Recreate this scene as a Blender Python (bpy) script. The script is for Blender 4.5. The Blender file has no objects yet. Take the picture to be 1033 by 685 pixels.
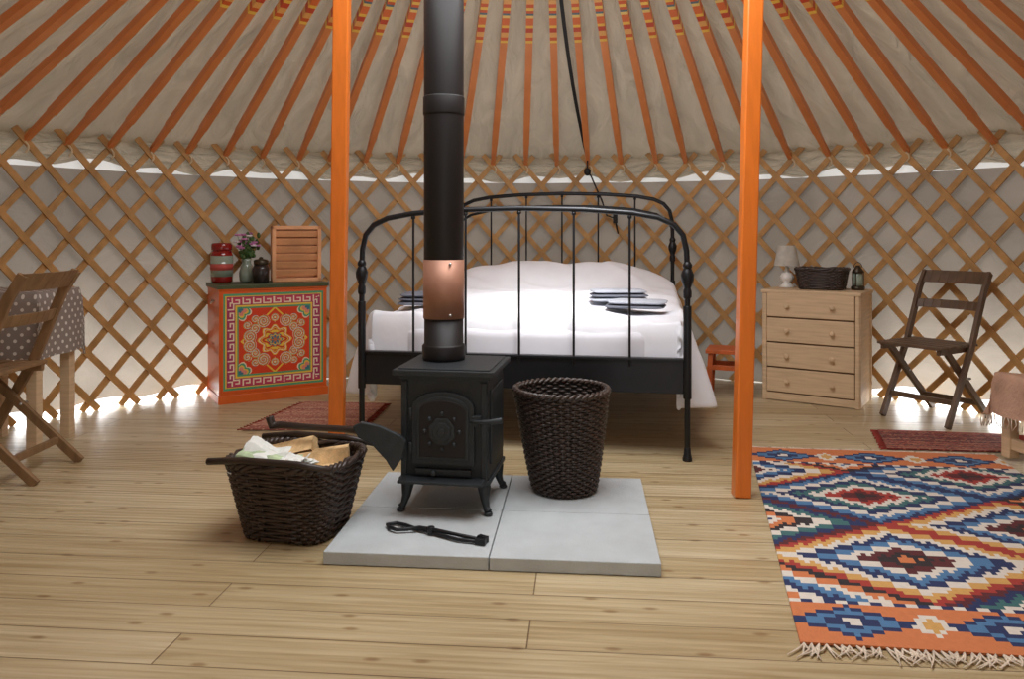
import bpy, math, random
from mathutils import Vector, Matrix, noise, Euler
random.seed(7)
sin, cos, pi = math.sin, math.cos, math.pi
scene = bpy.context.scene
try:
    scene.view_settings.view_transform = 'Standard'
except Exception:
    pass

def S(r, g, b, a=1.0):
    def f(c):
        c /= 255.0
        return c / 12.92 if c <= 0.04045 else ((c + 0.055) / 1.055) ** 2.4
    return (f(r), f(g), f(b), a)

# ------------------------------------------------------------ materials
def nt(name):
    m = bpy.data.materials.new(name)
    m.use_nodes = True
    n = m.node_tree.nodes
    return m, n, m.node_tree.links, n['Principled BSDF']

def plain(name, col, rough=0.6, metal=0.0, var=0.15, nscale=12, bump=0.0, bscale=60, stretch=(1, 1, 1), coat=0.0):
    m, n, l, b = nt(name)
    b.inputs['Roughness'].default_value = rough
    b.inputs['Metallic'].default_value = metal
    b.inputs['Coat Weight'].default_value = coat
    tc = n.new('ShaderNodeTexCoord')
    mp = n.new('ShaderNodeMapping'); mp.inputs['Scale'].default_value = stretch
    l.new(tc.outputs['Object'], mp.inputs['Vector'])
    ns = n.new('ShaderNodeTexNoise'); ns.inputs['Scale'].default_value = nscale; ns.inputs['Detail'].default_value = 5
    l.new(mp.outputs[0], ns.inputs['Vector'])
    cr = n.new('ShaderNodeValToRGB')
    cr.color_ramp.elements[0].position = 0.3; cr.color_ramp.elements[1].position = 0.7
    cr.color_ramp.elements[0].color = tuple(c * (1 - var) for c in col[:3]) + (1,)
    cr.color_ramp.elements[1].color = tuple(min(1, c * (1 + var)) for c in col[:3]) + (1,)
    l.new(ns.outputs['Fac'], cr.inputs[0]); l.new(cr.outputs[0], b.inputs['Base Color'])
    if bump > 0:
        n2 = n.new('ShaderNodeTexNoise'); n2.inputs['Scale'].default_value = bscale; n2.inputs['Detail'].default_value = 4
        l.new(mp.outputs[0], n2.inputs['Vector'])
        bp = n.new('ShaderNodeBump'); bp.inputs['Strength'].default_value = bump; bp.inputs['Distance'].default_value = 0.01
        l.new(n2.outputs['Fac'], bp.inputs['Height']); l.new(bp.outputs[0], b.inputs['Normal'])
    return m

def attrmat(name, rough=0.85, bump=0.3, bscale=300, coat=0.0):
    m, n, l, b = nt(name)
    a = n.new('ShaderNodeAttribute'); a.attribute_name = 'Col'
    ns = n.new('ShaderNodeTexNoise'); ns.inputs['Scale'].default_value = 90
    mx = n.new('ShaderNodeMixRGB'); mx.blend_type = 'MULTIPLY'; mx.inputs[0].default_value = 0.35
    cr = n.new('ShaderNodeValToRGB'); cr.color_ramp.elements[0].color = (.5, .5, .5, 1); cr.color_ramp.elements[1].color = (1, 1, 1, 1)
    cr.color_ramp.elements[1].position = 0.6
    l.new(a.outputs['Color'], mx.inputs[1])
    l.new(ns.outputs['Fac'], cr.inputs[0]); l.new(cr.outputs[0], mx.inputs[2])
    l.new(mx.outputs[0], b.inputs['Base Color'])
    b.inputs['Roughness'].default_value = rough
    b.inputs['Coat Weight'].default_value = coat
    if bump:
        n2 = n.new('ShaderNodeTexNoise'); n2.inputs['Scale'].default_value = bscale
        bp = n.new('ShaderNodeBump'); bp.inputs['Strength'].default_value = bump; bp.inputs['Distance'].default_value = 0.004
        l.new(n2.outputs['Fac'], bp.inputs['Height']); l.new(bp.outputs[0], b.inputs['Normal'])
    return m

def canvas(name, col, trans, bscale=3.0, bstr=0.5, uvs=None, dist=.06):
    m, n, l, b = nt(name)
    n.remove(b)
    out = n['Material Output']
    tc = n.new('ShaderNodeTexCoord')
    ns = n.new('ShaderNodeTexNoise'); ns.inputs['Scale'].default_value = bscale; ns.inputs['Detail'].default_value = 6; ns.inputs['Distortion'].default_value = 1.0
    if uvs:
        mp = n.new('ShaderNodeMapping'); mp.inputs['Scale'].default_value = uvs
        l.new(tc.outputs['UV'], mp.inputs[0]); l.new(mp.outputs[0], ns.inputs['Vector'])
    else:
        l.new(tc.outputs['Object'], ns.inputs['Vector'])
    cr = n.new('ShaderNodeValToRGB')
    cr.color_ramp.elements[0].position = 0.3; cr.color_ramp.elements[1].position = 0.7
    cr.color_ramp.elements[0].color = tuple(c * 0.78 for c in col[:3]) + (1,)
    cr.color_ramp.elements[1].color = col
    l.new(ns.outputs['Fac'], cr.inputs[0])
    bp = n.new('ShaderNodeBump'); bp.inputs['Strength'].default_value = bstr; bp.inputs['Distance'].default_value = dist
    l.new(ns.outputs['Fac'], bp.inputs['Height'])
    d = n.new('ShaderNodeBsdfDiffuse'); t = n.new('ShaderNodeBsdfTranslucent')
    l.new(cr.outputs[0], d.inputs['Color'])
    l.new(cr.outputs[0], t.inputs['Color'])
    l.new(bp.outputs[0], d.inputs['Normal'])
    mx = n.new('ShaderNodeMixShader'); mx.inputs[0].default_value = trans
    l.new(d.outputs[0], mx.inputs[1]); l.new(t.outputs[0], mx.inputs[2])
    l.new(mx.outputs[0], out.inputs['Surface'])
    return m

M = {}
M['orange_post'] = plain('orange_paint', S(226, 120, 40), 0.35, var=0.08, nscale=5, stretch=(8, 8, 1), coat=0.2)
M['orange'] = plain('orange_cabinet_paint', S(216, 98, 30), 0.35, var=0.1, nscale=6, coat=0.2)
M['dkgreen'] = plain('dark_green_paint', S(70, 80, 50), 0.4)
M['lattice'] = plain('lattice_wood', S(186, 142, 86), 0.6, var=0.22, nscale=4, stretch=(3, 3, 3))
M['rope'] = plain('rope', S(215, 195, 160), 0.9)
M['black'] = plain('black_metal', S(32, 33, 36), 0.38, metal=0.4, var=0.1)
M['iron'] = plain('cast_iron', S(48, 53, 56), 0.5, metal=0.35, var=0.12, nscale=30, bump=0.15, bscale=150)
M['pipe'] = plain('flue_black', S(32, 29, 29), 0.5, metal=0.3, var=0.08)
M['copper'] = plain('copper', S(176, 130, 108), 0.5, metal=0.45, var=0.16, nscale=7)
M['steel'] = plain('steel', S(190, 190, 190), 0.3, metal=0.9)
M['white'] = plain('white_cotton', S(244, 246, 253), 0.85, var=0.02, bump=0.25, bscale=14)
M['mattress'] = plain('mattress_cotton', S(225, 225, 232), 0.85, var=0.02)
M['towel'] = plain('grey_towel', S(112, 115, 126), 0.95, var=0.15, bump=0.5, bscale=150)
M['towel2'] = plain('light_grey_towel', S(176, 180, 190), 0.95, var=0.1, bump=0.5, bscale=150)
M['pine'] = plain('pine', S(214, 186, 150), 0.5, var=0.12, nscale=5, stretch=(1, 1, 14))
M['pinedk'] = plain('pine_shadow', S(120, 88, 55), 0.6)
M['chair'] = plain('chair_wood', S(134, 104, 72), 0.5, var=0.25, nscale=6, stretch=(4, 4, 1))
M['chairdk'] = plain('dark_chair_wood', S(98, 76, 57), 0.5, var=0.25, nscale=6, stretch=(4, 4, 1))
M['wicker'] = plain('dark_wicker', S(62, 50, 44), 0.36, var=0.45, nscale=40, bump=0.3)
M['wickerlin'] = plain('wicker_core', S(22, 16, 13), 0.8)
M['bark'] = plain('bark', S(112, 84, 58), 0.9, var=0.3, nscale=20, bump=0.6)
M['cut'] = plain('split_wood', S(224, 188, 136), 0.7, var=0.2, nscale=6, stretch=(6, 1, 6), bump=.3, bscale=30)
M['paper'] = plain('newsprint', S(226, 228, 222), 0.8, var=0.06, nscale=30)
M['paperg'] = plain('printed_paper', S(176, 194, 156), 0.8, var=0.3, nscale=22)
M['axewood'] = plain('dark_handle', S(48, 36, 30), 0.4, var=0.2)
M['redglass'] = plain('red_jar', S(140, 24, 22), 0.15, var=0.2, coat=0.6)
M['glass'] = plain('pale_glass', S(150, 165, 150), 0.1, var=0.1, coat=0.6)
M['leaf'] = plain('leaf', S(70, 98, 48), 0.6, var=0.3)
M['pink'] = plain('pink_petals', S(190, 120, 170), 0.7, var=0.3)
M['wpetal'] = plain('white_petals', S(225, 215, 220), 0.7)
M['label'] = plain('jar_label', S(190, 80, 70), 0.6)
M['darkjar'] = plain('dark_jar', S(40, 34, 34), 0.3, coat=0.4)
M['slat'] = plain('slat_wood', S(228, 168, 120), 0.5, var=0.15, nscale=6)
M['ceramic'] = plain('lamp_ceramic', S(232, 230, 224), 0.3, coat=0.4, var=0.02)
M['shade'] = canvas('lamp_shade', S(225, 222, 212), 0.3, 20, 0.05)
M['bronze'] = plain('bronze', S(70, 62, 48), 0.4, metal=0.6)
M['beige'] = plain('throw_cloth', S(188, 150, 126), 0.95, var=0.18, bump=0.5, bscale=60)
M['fringe'] = plain('cotton_fringe', S(220, 204, 184), 0.95)
M['redfringe'] = plain('red_fringe', S(150, 60, 50), 0.95)
M['stoolorange'] = plain('stool_wood', S(196, 96, 44), 0.5)
M['cord'] = plain('black_cord', S(14, 14, 15), 0.6)
M['attr'] = attrmat('woven_wool')
M['paint'] = attrmat('painted_panel', rough=0.4, bump=0.0, coat=0.2)
M['wallc'] = canvas('wall_canvas', S(168, 158, 145), 0.13, 2.2, 0.8, uvs=(14, 1.2, 1))
M['gaplightc'] = canvas('gap_light_canvas', S(240, 238, 232), 0.30, 2.5, 0.3)  # light in the gap between roof and wall, painted as whiter, more translucent canvas
M['roofc'] = canvas('roof_canvas', S(201, 188, 165), 0.12, 2.0, 1.0, uvs=(60, 3, 1), dist=.06)

# dotted cloth
m, n, l, b = nt('dotted_tablecloth')
uv = n.new('ShaderNodeUVMap')
vo = n.new('ShaderNodeTexVoronoi'); vo.voronoi_dimensions = '2D'; vo.inputs['Scale'].default_value = 25; vo.inputs['Randomness'].default_value = 0
mp = n.new('ShaderNodeMapping'); mp.inputs['Rotation'].default_value = (0, 0, pi / 4)
l.new(uv.outputs[0], mp.inputs[0]); l.new(mp.outputs[0], vo.inputs['Vector'])
ls = n.new('ShaderNodeMath'); ls.operation = 'LESS_THAN'; ls.inputs[1].default_value = 0.2
l.new(vo.outputs['Distance'], ls.inputs[0])
mx = n.new('ShaderNodeMixRGB'); mx.inputs[1].default_value = S(142, 130, 122); mx.inputs[2].default_value = S(222, 216, 208)
l.new(ls.outputs[0], mx.inputs[0]); l.new(mx.outputs[0], b.inputs['Base Color']); b.inputs['Roughness'].default_value = 0.85
M['dots'] = m

# rib paint with painted inner ends
m, n, l, b = nt('rib_paint')
tc = n.new('ShaderNodeTexCoord'); sp = n.new('ShaderNodeSeparateXYZ'); l.new(tc.outputs['Object'], sp.inputs[0])
cb = n.new('ShaderNodeCombineXYZ'); l.new(sp.outputs[0], cb.inputs[0]); l.new(sp.outputs[1], cb.inputs[1])
ln = n.new('ShaderNodeVectorMath'); ln.operation = 'LENGTH'; l.new(cb.outputs[0], ln.inputs[0])
mu = n.new('ShaderNodeMath'); mu.operation = 'MULTIPLY'; mu.inputs[1].default_value = 4.2; l.new(ln.outputs['Value'], mu.inputs[0])
fr = n.new('ShaderNodeMath'); fr.operation = 'FRACT'; l.new(mu.outputs[0], fr.inputs[0])
cr = n.new('ShaderNodeValToRGB'); cr.color_ramp.interpolation = 'CONSTANT'
els = [(0.0, S(214, 92, 34)), (0.10, S(240, 196, 80)), (0.18, S(214, 92, 34)), (0.26, S(90, 110, 120)), (0.32, S(235, 200, 110)), (0.40, S(224, 110, 44)), (0.62, S(240, 190, 70)), (0.70, S(200, 70, 34)), (0.84, S(232, 170, 90))]
while len(cr.color_ramp.elements) < len(els):
    cr.color_ramp.elements.new(0.5)
for i, (p, c) in enumerate(els):
    cr.color_ramp.elements[i].position = p
for i, (p, c) in enumerate(els):
    cr.color_ramp.elements[i].color = c
l.new(fr.outputs[0], cr.inputs[0])
lt = n.new('ShaderNodeMath'); lt.operation = 'LESS_THAN'; lt.inputs[1].default_value = 1.95; l.new(ln.outputs['Value'], lt.inputs[0])
ns = n.new('ShaderNodeTexNoise'); ns.inputs['Scale'].default_value = 5
l.new(tc.outputs['Object'], ns.inputs['Vector'])
c2 = n.new('ShaderNodeValToRGB'); c2.color_ramp.elements[0].color = S(208, 122, 62); c2.color_ramp.elements[1].color = S(236, 150, 86)
l.new(ns.outputs['Fac'], c2.inputs[0])
mx = n.new('ShaderNodeMixRGB'); l.new(lt.outputs[0], mx.inputs[0]); l.new(c2.outputs[0], mx.inputs[1]); l.new(cr.outputs[0], mx.inputs[2])
l.new(mx.outputs[0], b.inputs['Base Color']); b.inputs['Roughness'].default_value = 0.4
M['rib'] = m

# floor boards
m, n, l, b = nt('deck_boards')
tc = n.new('ShaderNodeTexCoord'); mp = n.new('ShaderNodeMapping'); mp.inputs['Rotation'].default_value = (0, 0, math.radians(5))
l.new(tc.outputs['Object'], mp.inputs[0])
bk = n.new('ShaderNodeTexBrick'); bk.offset = 0.37; bk.inputs['Scale'].default_value = 1.0
bk.inputs['Brick Width'].default_value = 2.4; bk.inputs['Row Height'].default_value = 0.148
bk.inputs['Mortar Size'].default_value = 0.0024; bk.inputs['Mortar Smooth'].default_value = 0.4
bk.inputs['Color1'].default_value = S(214, 199, 166); bk.inputs['Color2'].default_value = S(194, 175, 137); bk.inputs['Mortar'].default_value = S(128, 106, 76)
l.new(mp.outputs[0], bk.inputs['Vector'])
m2 = n.new('ShaderNodeMapping'); m2.inputs['Scale'].default_value = (0.8, 18, 1); l.new(mp.outputs[0], m2.inputs[0])
ns = n.new('ShaderNodeTexNoise'); ns.inputs['Scale'].default_value = 2.2; ns.inputs['Detail'].default_value = 7; ns.inputs['Distortion'].default_value = 0.8
l.new(m2.outputs[0], ns.inputs['Vector'])
cr = n.new('ShaderNodeValToRGB'); cr.color_ramp.elements[0].position = 0.32; cr.color_ramp.elements[0].color = (.66, .585, .47, 1)
cr.color_ramp.elements[1].position = 0.62; cr.color_ramp.elements[1].color = (1, 1, 1, 1)
l.new(ns.outputs['Fac'], cr.inputs[0])
mx = n.new('ShaderNodeMixRGB'); mx.blend_type = 'MULTIPLY'; mx.inputs[0].default_value = 0.8
l.new(bk.outputs['Color'], mx.inputs[1]); l.new(cr.outputs[0], mx.inputs[2])
m3 = n.new('ShaderNodeMapping'); m3.inputs['Scale'].default_value = (2.2, 5.5, 1); l.new(mp.outputs[0], m3.inputs[0])
vo = n.new('ShaderNodeTexVoronoi'); vo.voronoi_dimensions = '2D'; vo.inputs['Scale'].default_value = 1.4; l.new(m3.outputs[0], vo.inputs['Vector'])
kr = n.new('ShaderNodeValToRGB'); kr.color_ramp.elements[0].position = 0.03; kr.color_ramp.elements[0].color = (.5, .38, .26, 1); kr.color_ramp.elements[1].position = 0.085; kr.color_ramp.elements[1].color = (1, 1, 1, 1)
l.new(vo.outputs['Distance'], kr.inputs[0])
mk = n.new('ShaderNodeMixRGB'); mk.blend_type = 'MULTIPLY'; mk.inputs[0].default_value = 0.8
l.new(mx.outputs[0], mk.inputs[1]); l.new(kr.outputs[0], mk.inputs[2])
nb = n.new('ShaderNodeTexNoise'); nb.inputs['Scale'].default_value = 1.3; l.new(mp.outputs[0], nb.inputs['Vector'])
br = n.new('ShaderNodeValToRGB'); br.color_ramp.elements[0].position = .3; br.color_ramp.elements[0].color = (.82, .79, .74, 1); br.color_ramp.elements[1].position = .7; br.color_ramp.elements[1].color = (1, 1, 1, 1)
l.new(nb.outputs['Fac'], br.inputs[0])
mb2 = n.new('ShaderNodeMixRGB'); mb2.blend_type = 'MULTIPLY'; mb2.inputs[0].default_value = 1
l.new(mk.outputs[0], mb2.inputs[1]); l.new(br.outputs[0], mb2.inputs[2])
wv = n.new('ShaderNodeTexWave'); wv.bands_direction = 'Y'; wv.inputs['Scale'].default_value = 12.0 ; wv.inputs['Distortion'].default_value = 0.1
l.new(mp.outputs[0], wv.inputs['Vector'])
gr = n.new('ShaderNodeValToRGB'); gr.color_ramp.elements[0].position = 0.0; gr.color_ramp.elements[0].color = (.72, .66, .58, 1); gr.color_ramp.elements[1].position = 0.3; gr.color_ramp.elements[1].color = (1, 1, 1, 1)
l.new(wv.outputs['Fac'], gr.inputs[0])
mg = n.new('ShaderNodeMixRGB'); mg.blend_type = 'MULTIPLY'; mg.inputs[0].default_value = 0.3
l.new(mb2.outputs[0], mg.inputs[1]); l.new(gr.outputs[0], mg.inputs[2])
l.new(mg.outputs[0], b.inputs['Base Color'])
b.inputs['Roughness'].default_value = 0.36
bp = n.new('ShaderNodeBump'); bp.inputs['Strength'].default_value = 0.25; bp.inputs['Distance'].default_value = 0.004
l.new(wv.outputs['Fac'], bp.inputs['Height'])
bp2 = n.new('ShaderNodeBump'); bp2.invert = True; bp2.inputs['Strength'].default_value = 0.5; bp2.inputs['Distance'].default_value = 0.005
l.new(bk.outputs['Fac'], bp2.inputs['Height']); l.new(bp.outputs[0], bp2.inputs['Normal'])
l.new(bp2.outputs[0], b.inputs['Normal'])
M['floor'] = m
M['concrete'] = plain('concrete_paver', S(184, 190, 192), 0.8, var=0.07, nscale=9, bump=0.25, bscale=120)

# ------------------------------------------------------------ mesh builder
class MB:
    def __init__(s):
        s.v = []; s.f = []; s.m = []; s.s = []; s.uv = []; s.names = []
    def mi(s, k):
        if k not in s.names:
            s.names.append(k)
        return s.names.index(k)
    def add(s, vs, fs, mat, smooth=False, uvs=None, mtx=None):
        o = len(s.v)
        for p in vs:
            p = Vector(p)
            if mtx is not None:
                p = mtx @ p
            s.v.append(p)
        k = s.mi(mat)
        for i, f in enumerate(fs):
            s.f.append([a + o for a in f]); s.m.append(k); s.s.append(smooth)
            s.uv.append([uvs[a] for a in f] if uvs else [(0, 0)] * len(f))
    def box(s, c, d, mat, rot=None, taper=1.0):
        hx, hy, hz = d[0] / 2, d[1] / 2, d[2] / 2
        vs = []
        for z, k in ((-hz, 1), (hz, taper)):
            for x, y in ((-hx, -hy), (hx, -hy), (hx, hy), (-hx, hy)):
                vs.append((x * k, y * k, z))
        fs = [(3, 2, 1, 0), (4, 5, 6, 7), (0, 1, 5, 4), (1, 2, 6, 5), (2, 3, 7, 6), (3, 0, 4, 7)]
        mt = Matrix.Translation(c)
        if rot:
            mt = mt @ Euler(rot).to_matrix().to_4x4()
        s.add(vs, fs, mat, mtx=mt)
    def beam(s, p0, p1, w, h, mat, side=(1, 0, 0), w1=None):
        p0 = Vector(p0); p1 = Vector(p1); t = (p1 - p0).normalized()
        a = Vector(side); a = (a - t * a.dot(t)).normalized(); b = t.cross(a)
        w1 = w if w1 is None else w1
        vs = []
        for p, ww in ((p0, w), (p1, w1)):
            for i, j in ((-1, -1), (1, -1), (1, 1), (-1, 1)):
                vs.append(p + a * (i * ww / 2) + b * (j * h / 2))
        s.add(vs, [(3, 2, 1, 0), (4, 5, 6, 7), (0, 1, 5, 4), (1, 2, 6, 5), (2, 3, 7, 6), (3, 0, 4, 7)], mat)
    def tube(s, pts, r, mat, seg=8, closed=False):
        pts = [Vector(p) for p in pts]; N = len(pts)
        rr = r if isinstance(r, (list, tuple)) else [r] * N
        vs = []; nrm = None
        for i in range(N):
            if closed:
                t = (pts[(i + 1) % N] - pts[i - 1]).normalized()
                nn = t.cross(Vector((0, 0, 1))).normalized()
            else:
                t = (pts[min(i + 1, N - 1)] - pts[max(i - 1, 0)]).normalized()
                if nrm is None:
                    ref = Vector((0, 0, 1)) if abs(t.z) < .9 else Vector((1, 0, 0))
                    nn = t.cross(ref).normalized()
                else:
                    nn = (nrm - t * nrm.dot(t)).normalized()
                nrm = nn
            bb = t.cross(nn)
            for k in range(seg):
                a = 2 * pi * k / seg
                vs.append(pts[i] + (nn * cos(a) + bb * sin(a)) * rr[i])
        fs = []
        L = N if closed else N - 1
        for i in range(L):
            j = (i + 1) % N
            for k in range(seg):
                k2 = (k + 1) % seg
                fs.append((i * seg + k, i * seg + k2, j * seg + k2, j * seg + k))
        if not closed:
            fs.append(tuple(range(seg))[::-1]); fs.append(tuple((N - 1) * seg + k for k in range(seg)))
        s.add(vs, fs, mat, True)
    def lathe(s, prof, mat, c=(0, 0, 0), seg=32):
        vs = []
        for r, z in prof:
            for k in range(seg):
                a = 2 * pi * k / seg
                vs.append((c[0] + r * cos(a), c[1] + r * sin(a), c[2] + z))
        fs = []
        for i in range(len(prof) - 1):
            for k in range(seg):
                k2 = (k + 1) % seg
                fs.append((i * seg + k, i * seg + k2, (i + 1) * seg + k2, (i + 1) * seg + k))
        if prof[0][0] > 1e-5: fs.append(tuple(range(seg))[::-1])
        if prof[-1][0] > 1e-5: fs.append(tuple((len(prof) - 1) * seg + k for k in range(seg)))
        s.add(vs, fs, mat, True)
    def grid(s, fn, nu, nv, mat, smooth=True, uvfn=None):
        vs = []; uvs = []
        for j in range(nv + 1):
            for i in range(nu + 1):
                u, v = i / nu, j / nv
                vs.append(fn(u, v)); uvs.append(uvfn(u, v) if uvfn else (u, v))
        fs = [(j * (nu + 1) + i, j * (nu + 1) + i + 1, (j + 1) * (nu + 1) + i + 1, (j + 1) * (nu + 1) + i) for j in range(nv) for i in range(nu)]
        s.add(vs, fs, mat, smooth, uvs)
    def poly(s, pts2, y0, y1, mat):
        n_ = len(pts2)
        vs = [(p[0], y0, p[1]) for p in pts2] + [(p[0], y1, p[1]) for p in pts2]
        fs = [tuple(range(n_)), tuple(range(2 * n_ - 1, n_ - 1, -1))] + [(i, i + n_, (i + 1) % n_ + n_, (i + 1) % n_) for i in range(n_)]
        s.add(vs, fs, mat)
    def sphere(s, c, r, mat, sc=(1, 1, 1), seg=12):
        prof = [(max(0, r * sin(pi * i / seg)), -r * cos(pi * i / seg)) for i in range(seg + 1)]
        vs = []
        for q, z in prof:
            for k in range(seg):
                a = 2 * pi * k / seg
                vs.append((c[0] + q * cos(a) * sc[0], c[1] + q * sin(a) * sc[1], c[2] + z * sc[2]))
        fs = [(i * seg + k, i * seg + (k + 1) % seg, (i + 1) * seg + (k + 1) % seg, (i + 1) * seg + k) for i in range(seg) for k in range(seg)]
        s.add(vs, fs, mat, True)
    def done(s, name, loc=(0, 0, 0), rz=0.0, bevel=0.0, parent=None, solid=0.0, subs=0):
        me = bpy.data.meshes.new(name)
        me.from_pydata([tuple(p) for p in s.v], [], s.f)
        for k in s.names: me.materials.append(M[k])
        me.polygons.foreach_set('material_index', s.m)
        me.polygons.foreach_set('use_smooth', s.s)
        ul = me.uv_layers.new(name='UVMap')
        flat = [c for f in s.uv for p in f for c in p]
        ul.data.foreach_set('uv', flat)
        me.update()
        ob = bpy.data.objects.new(name, me)
        scene.collection.objects.link(ob)
        ob.location = loc; ob.rotation_euler = (0, 0, math.radians(rz))
        if parent: ob.parent = parent
        if solid:
            q = ob.modifiers.new('Solid', 'SOLIDIFY'); q.thickness = solid; q.offset = -1
        if subs:
            q = ob.modifiers.new('Sub', 'SUBSURF'); q.levels = subs; q.render_levels = subs
        if bevel:
            q = ob.modifiers.new('Bevel', 'BEVEL'); q.width = bevel; q.segments = 2; q.limit_method = 'ANGLE'; q.angle_limit = math.radians(40)
        return ob

def empty(name, loc, rz=0):
    e = bpy.data.objects.new(name, None); scene.collection.objects.link(e)
    e.location = loc; e.rotation_euler = (0, 0, math.radians(rz)); e.empty_display_size = 0.1
    return e

def colgrid(name, nu, nv, pos, col, mat, loc=(0, 0, 0), rz=0, parent=None, solid=0.0):
    vs = [pos(i / nu, j / nv) for j in range(nv + 1) for i in range(nu + 1)]
    fs = [(j * (nu + 1) + i, j * (nu + 1) + i + 1, (j + 1) * (nu + 1) + i + 1, (j + 1) * (nu + 1) + i) for j in range(nv) for i in range(nu)]
    me = bpy.data.meshes.new(name); me.from_pydata(vs, [], fs)
    ca = me.color_attributes.new('Col', 'FLOAT_COLOR', 'CORNER')
    flat = []
    for j in range(nv):
        for i in range(nu):
            c = col((i + .5) / nu, (j + .5) / nv)
            flat.extend((list(c[:3]) + [1.0]) * 4)
    ca.data.foreach_set('color', flat)
    me.materials.append(M[mat]); me.update()
    ob = bpy.data.objects.new(name, me); scene.collection.objects.link(ob)
    ob.location = loc; ob.rotation_euler = (0, 0, math.radians(rz))
    if parent: ob.parent = parent
    if solid:
        q = ob.modifiers.new('Solid', 'SOLIDIFY'); q.thickness = solid; q.offset = -1
    return ob

# ------------------------------------------------------------ yurt shell
CX, CY, R, HW = 0.1, 2.7, 3.2, 1.58
NR = 84
DL = 2 * pi / NR
SL = 0.5
RC = 1.1      # crown radius
def rz_(r): return 1.56 + SL * (R - r)
DOOR = 0.17

def P(th, r, z): return Vector((r * sin(th), r * cos(th), z))

# floor
mb = MB()
ring = 96
top = [P(2 * pi * k / ring, R + .03, 0) for k in range(ring)]
bot = [P(2 * pi * k / ring, R + .03, -.06) for k in range(ring)]
mb.add(top + bot, [tuple(range(ring))[::-1], tuple(range(ring, 2 * ring))] + [(k, (k + 1) % ring, ring + (k + 1) % ring, ring + k) for k in range(ring)], 'floor')
mb.done('floor', (CX, CY, 0))

# wall canvas (round), opening at the door behind the camera, small gaps at the skirt
mb = MB()
def wallpt(th, z):
    rr = R + 0.012 * sin(th * 23 + 2 * sin(z * 5)) + 0.01 * sin(th * 51)
    return P(th, rr, z)
n_ = 300
a0, a1 = -pi + DOOR, pi - DOOR
def sst(x, a, b):
    t = min(1, max(0, (x - a) / (b - a))); return t * t * (3 - 2 * t)
def gap(th):
    g = 0.05 * (sst(th, -1.2, -1.1) - sst(th, -.60, -.52)) + 0.075 * (sst(th, .70, .76) - sst(th, 1.15, 1.25))
    return g + 0.004
def wfn(u, v):
    th = a0 + (a1 - a0) * u
    g = gap(th) * (0.8 + 0.3 * sin(th * 40))
    return wallpt(th, g + (1.40 - g) * v)
def bandtop(th):
    return 1.432 + .018 * sin(th * 19) + .016 * sin(th * 47 + 1)
mb.grid(wfn, n_, 10, 'wallc')
mb.grid(lambda u, v: wallpt(a0 + (a1 - a0) * u, 1.40 + (bandtop(a0 + (a1 - a0) * u) - 1.40) * v), n_, 1, 'gaplightc')
mb.grid(lambda u, v: wallpt(a0 + (a1 - a0) * u, bandtop(a0 + (a1 - a0) * u) + (1.64 - bandtop(a0 + (a1 - a0) * u)) * v), n_, 2, 'roofc')
mb.done('wall_round', (CX, CY, 0))

# lattice
mb = MB()
e = 0.28 * DL
ns_ = 10
SP = 6
for fam in (1, -1):
    rad = R - .03 if fam == 1 else R - .045
    for k in range(NR):
        jit = random.uniform(-.07, .07) * DL
        th1 = k * DL + fam * e + jit
        th0 = th1 - fam * SP * DL
        def indoor(t):
            t = (t + pi) % (2 * pi) - pi
            return abs(abs(t) - pi) < DOOR + .03
        if indoor(th0) or indoor(th1) or indoor((th0 + th1) / 2) or indoor(th0 * .75 + th1 * .25) or indoor(th0 * .25 + th1 * .75): continue
        vs = []
        zt = HW + .02 + random.uniform(-.012, .012)
        for i in range(ns_ + 1):
            t = i / ns_
            th = th0 + (th1 - th0) * t; z = 0.005 + (zt) * t
            tang = Vector((cos(th), -sin(th), 0)); rd = Vector((sin(th), cos(th), 0))
            d = (tang * ((th1 - th0) * R) + Vector((0, 0, zt))).normalized()
            side = d.cross(rd).normalized()
            c = P(th, rad, z)
            for a, b_ in ((-1, -1), (1, -1), (1, 1), (-1, 1)):
                vs.append(c + side * (a * .018) + rd * (b_ * .0065))
        fs = [(3, 2, 1, 0), tuple(ns_ * 4 + q for q in range(4))]
        for i in range(ns_):
            for q in range(4):
                q2 = (q + 1) % 4
                fs.append((i * 4 + q, i * 4 + q2, i * 4 + 4 + q2, i * 4 + 4 + q))
        mb.add(vs, fs, 'lattice')
mb.done('lattice_wall_frame', (CX, CY, 0))

# roof canvas
mb = MB()
NA = NR * 4
def roof(u, v):
    th = 2 * pi * u
    r = R + .06 - (R + .06 - RC) * v
    sag = 0.5 - 0.5 * cos(th * NR)
    z = rz_(r) + .036 - .022 * sag * (0.4 + .6 * sin(pi * min(1, v * 1.2 + .1)))
    z += 0.006 * sin(v * 30 + 3 * sin(th * 7)) + .008 * noise.noise(Vector((th * 30, v * 6, 0)))
    return P(th, r, z)
mb.grid(roof, NA, 40, 'roofc')
mb.done('ceiling', (CX, CY, 0))

# ribs
mb = MB()
for k in range(NR):
    th = k * DL
    jit = random.uniform(-.006, .006)
    p0 = P(th + jit, R - .035, rz_(R) - .025); p1 = P(th, RC - .02, rz_(RC) + .0)
    tang = Vector((cos(th), -sin(th), 0))
    pm = p0.lerp(p1, .12)
    mb.beam(p0, pm, .028, .026, 'rib', tang, w1=.038)
    mb.beam(pm, p1, .041, .036, 'rib', tang)
    mb.tube([P(th + .006 * sin(q), R - .055, rz_(R) - .035 - .02 * q) for q in range(4)], .006, 'rope', 5)
mb.done('roof_ribs', (CX, CY, 0))

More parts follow.
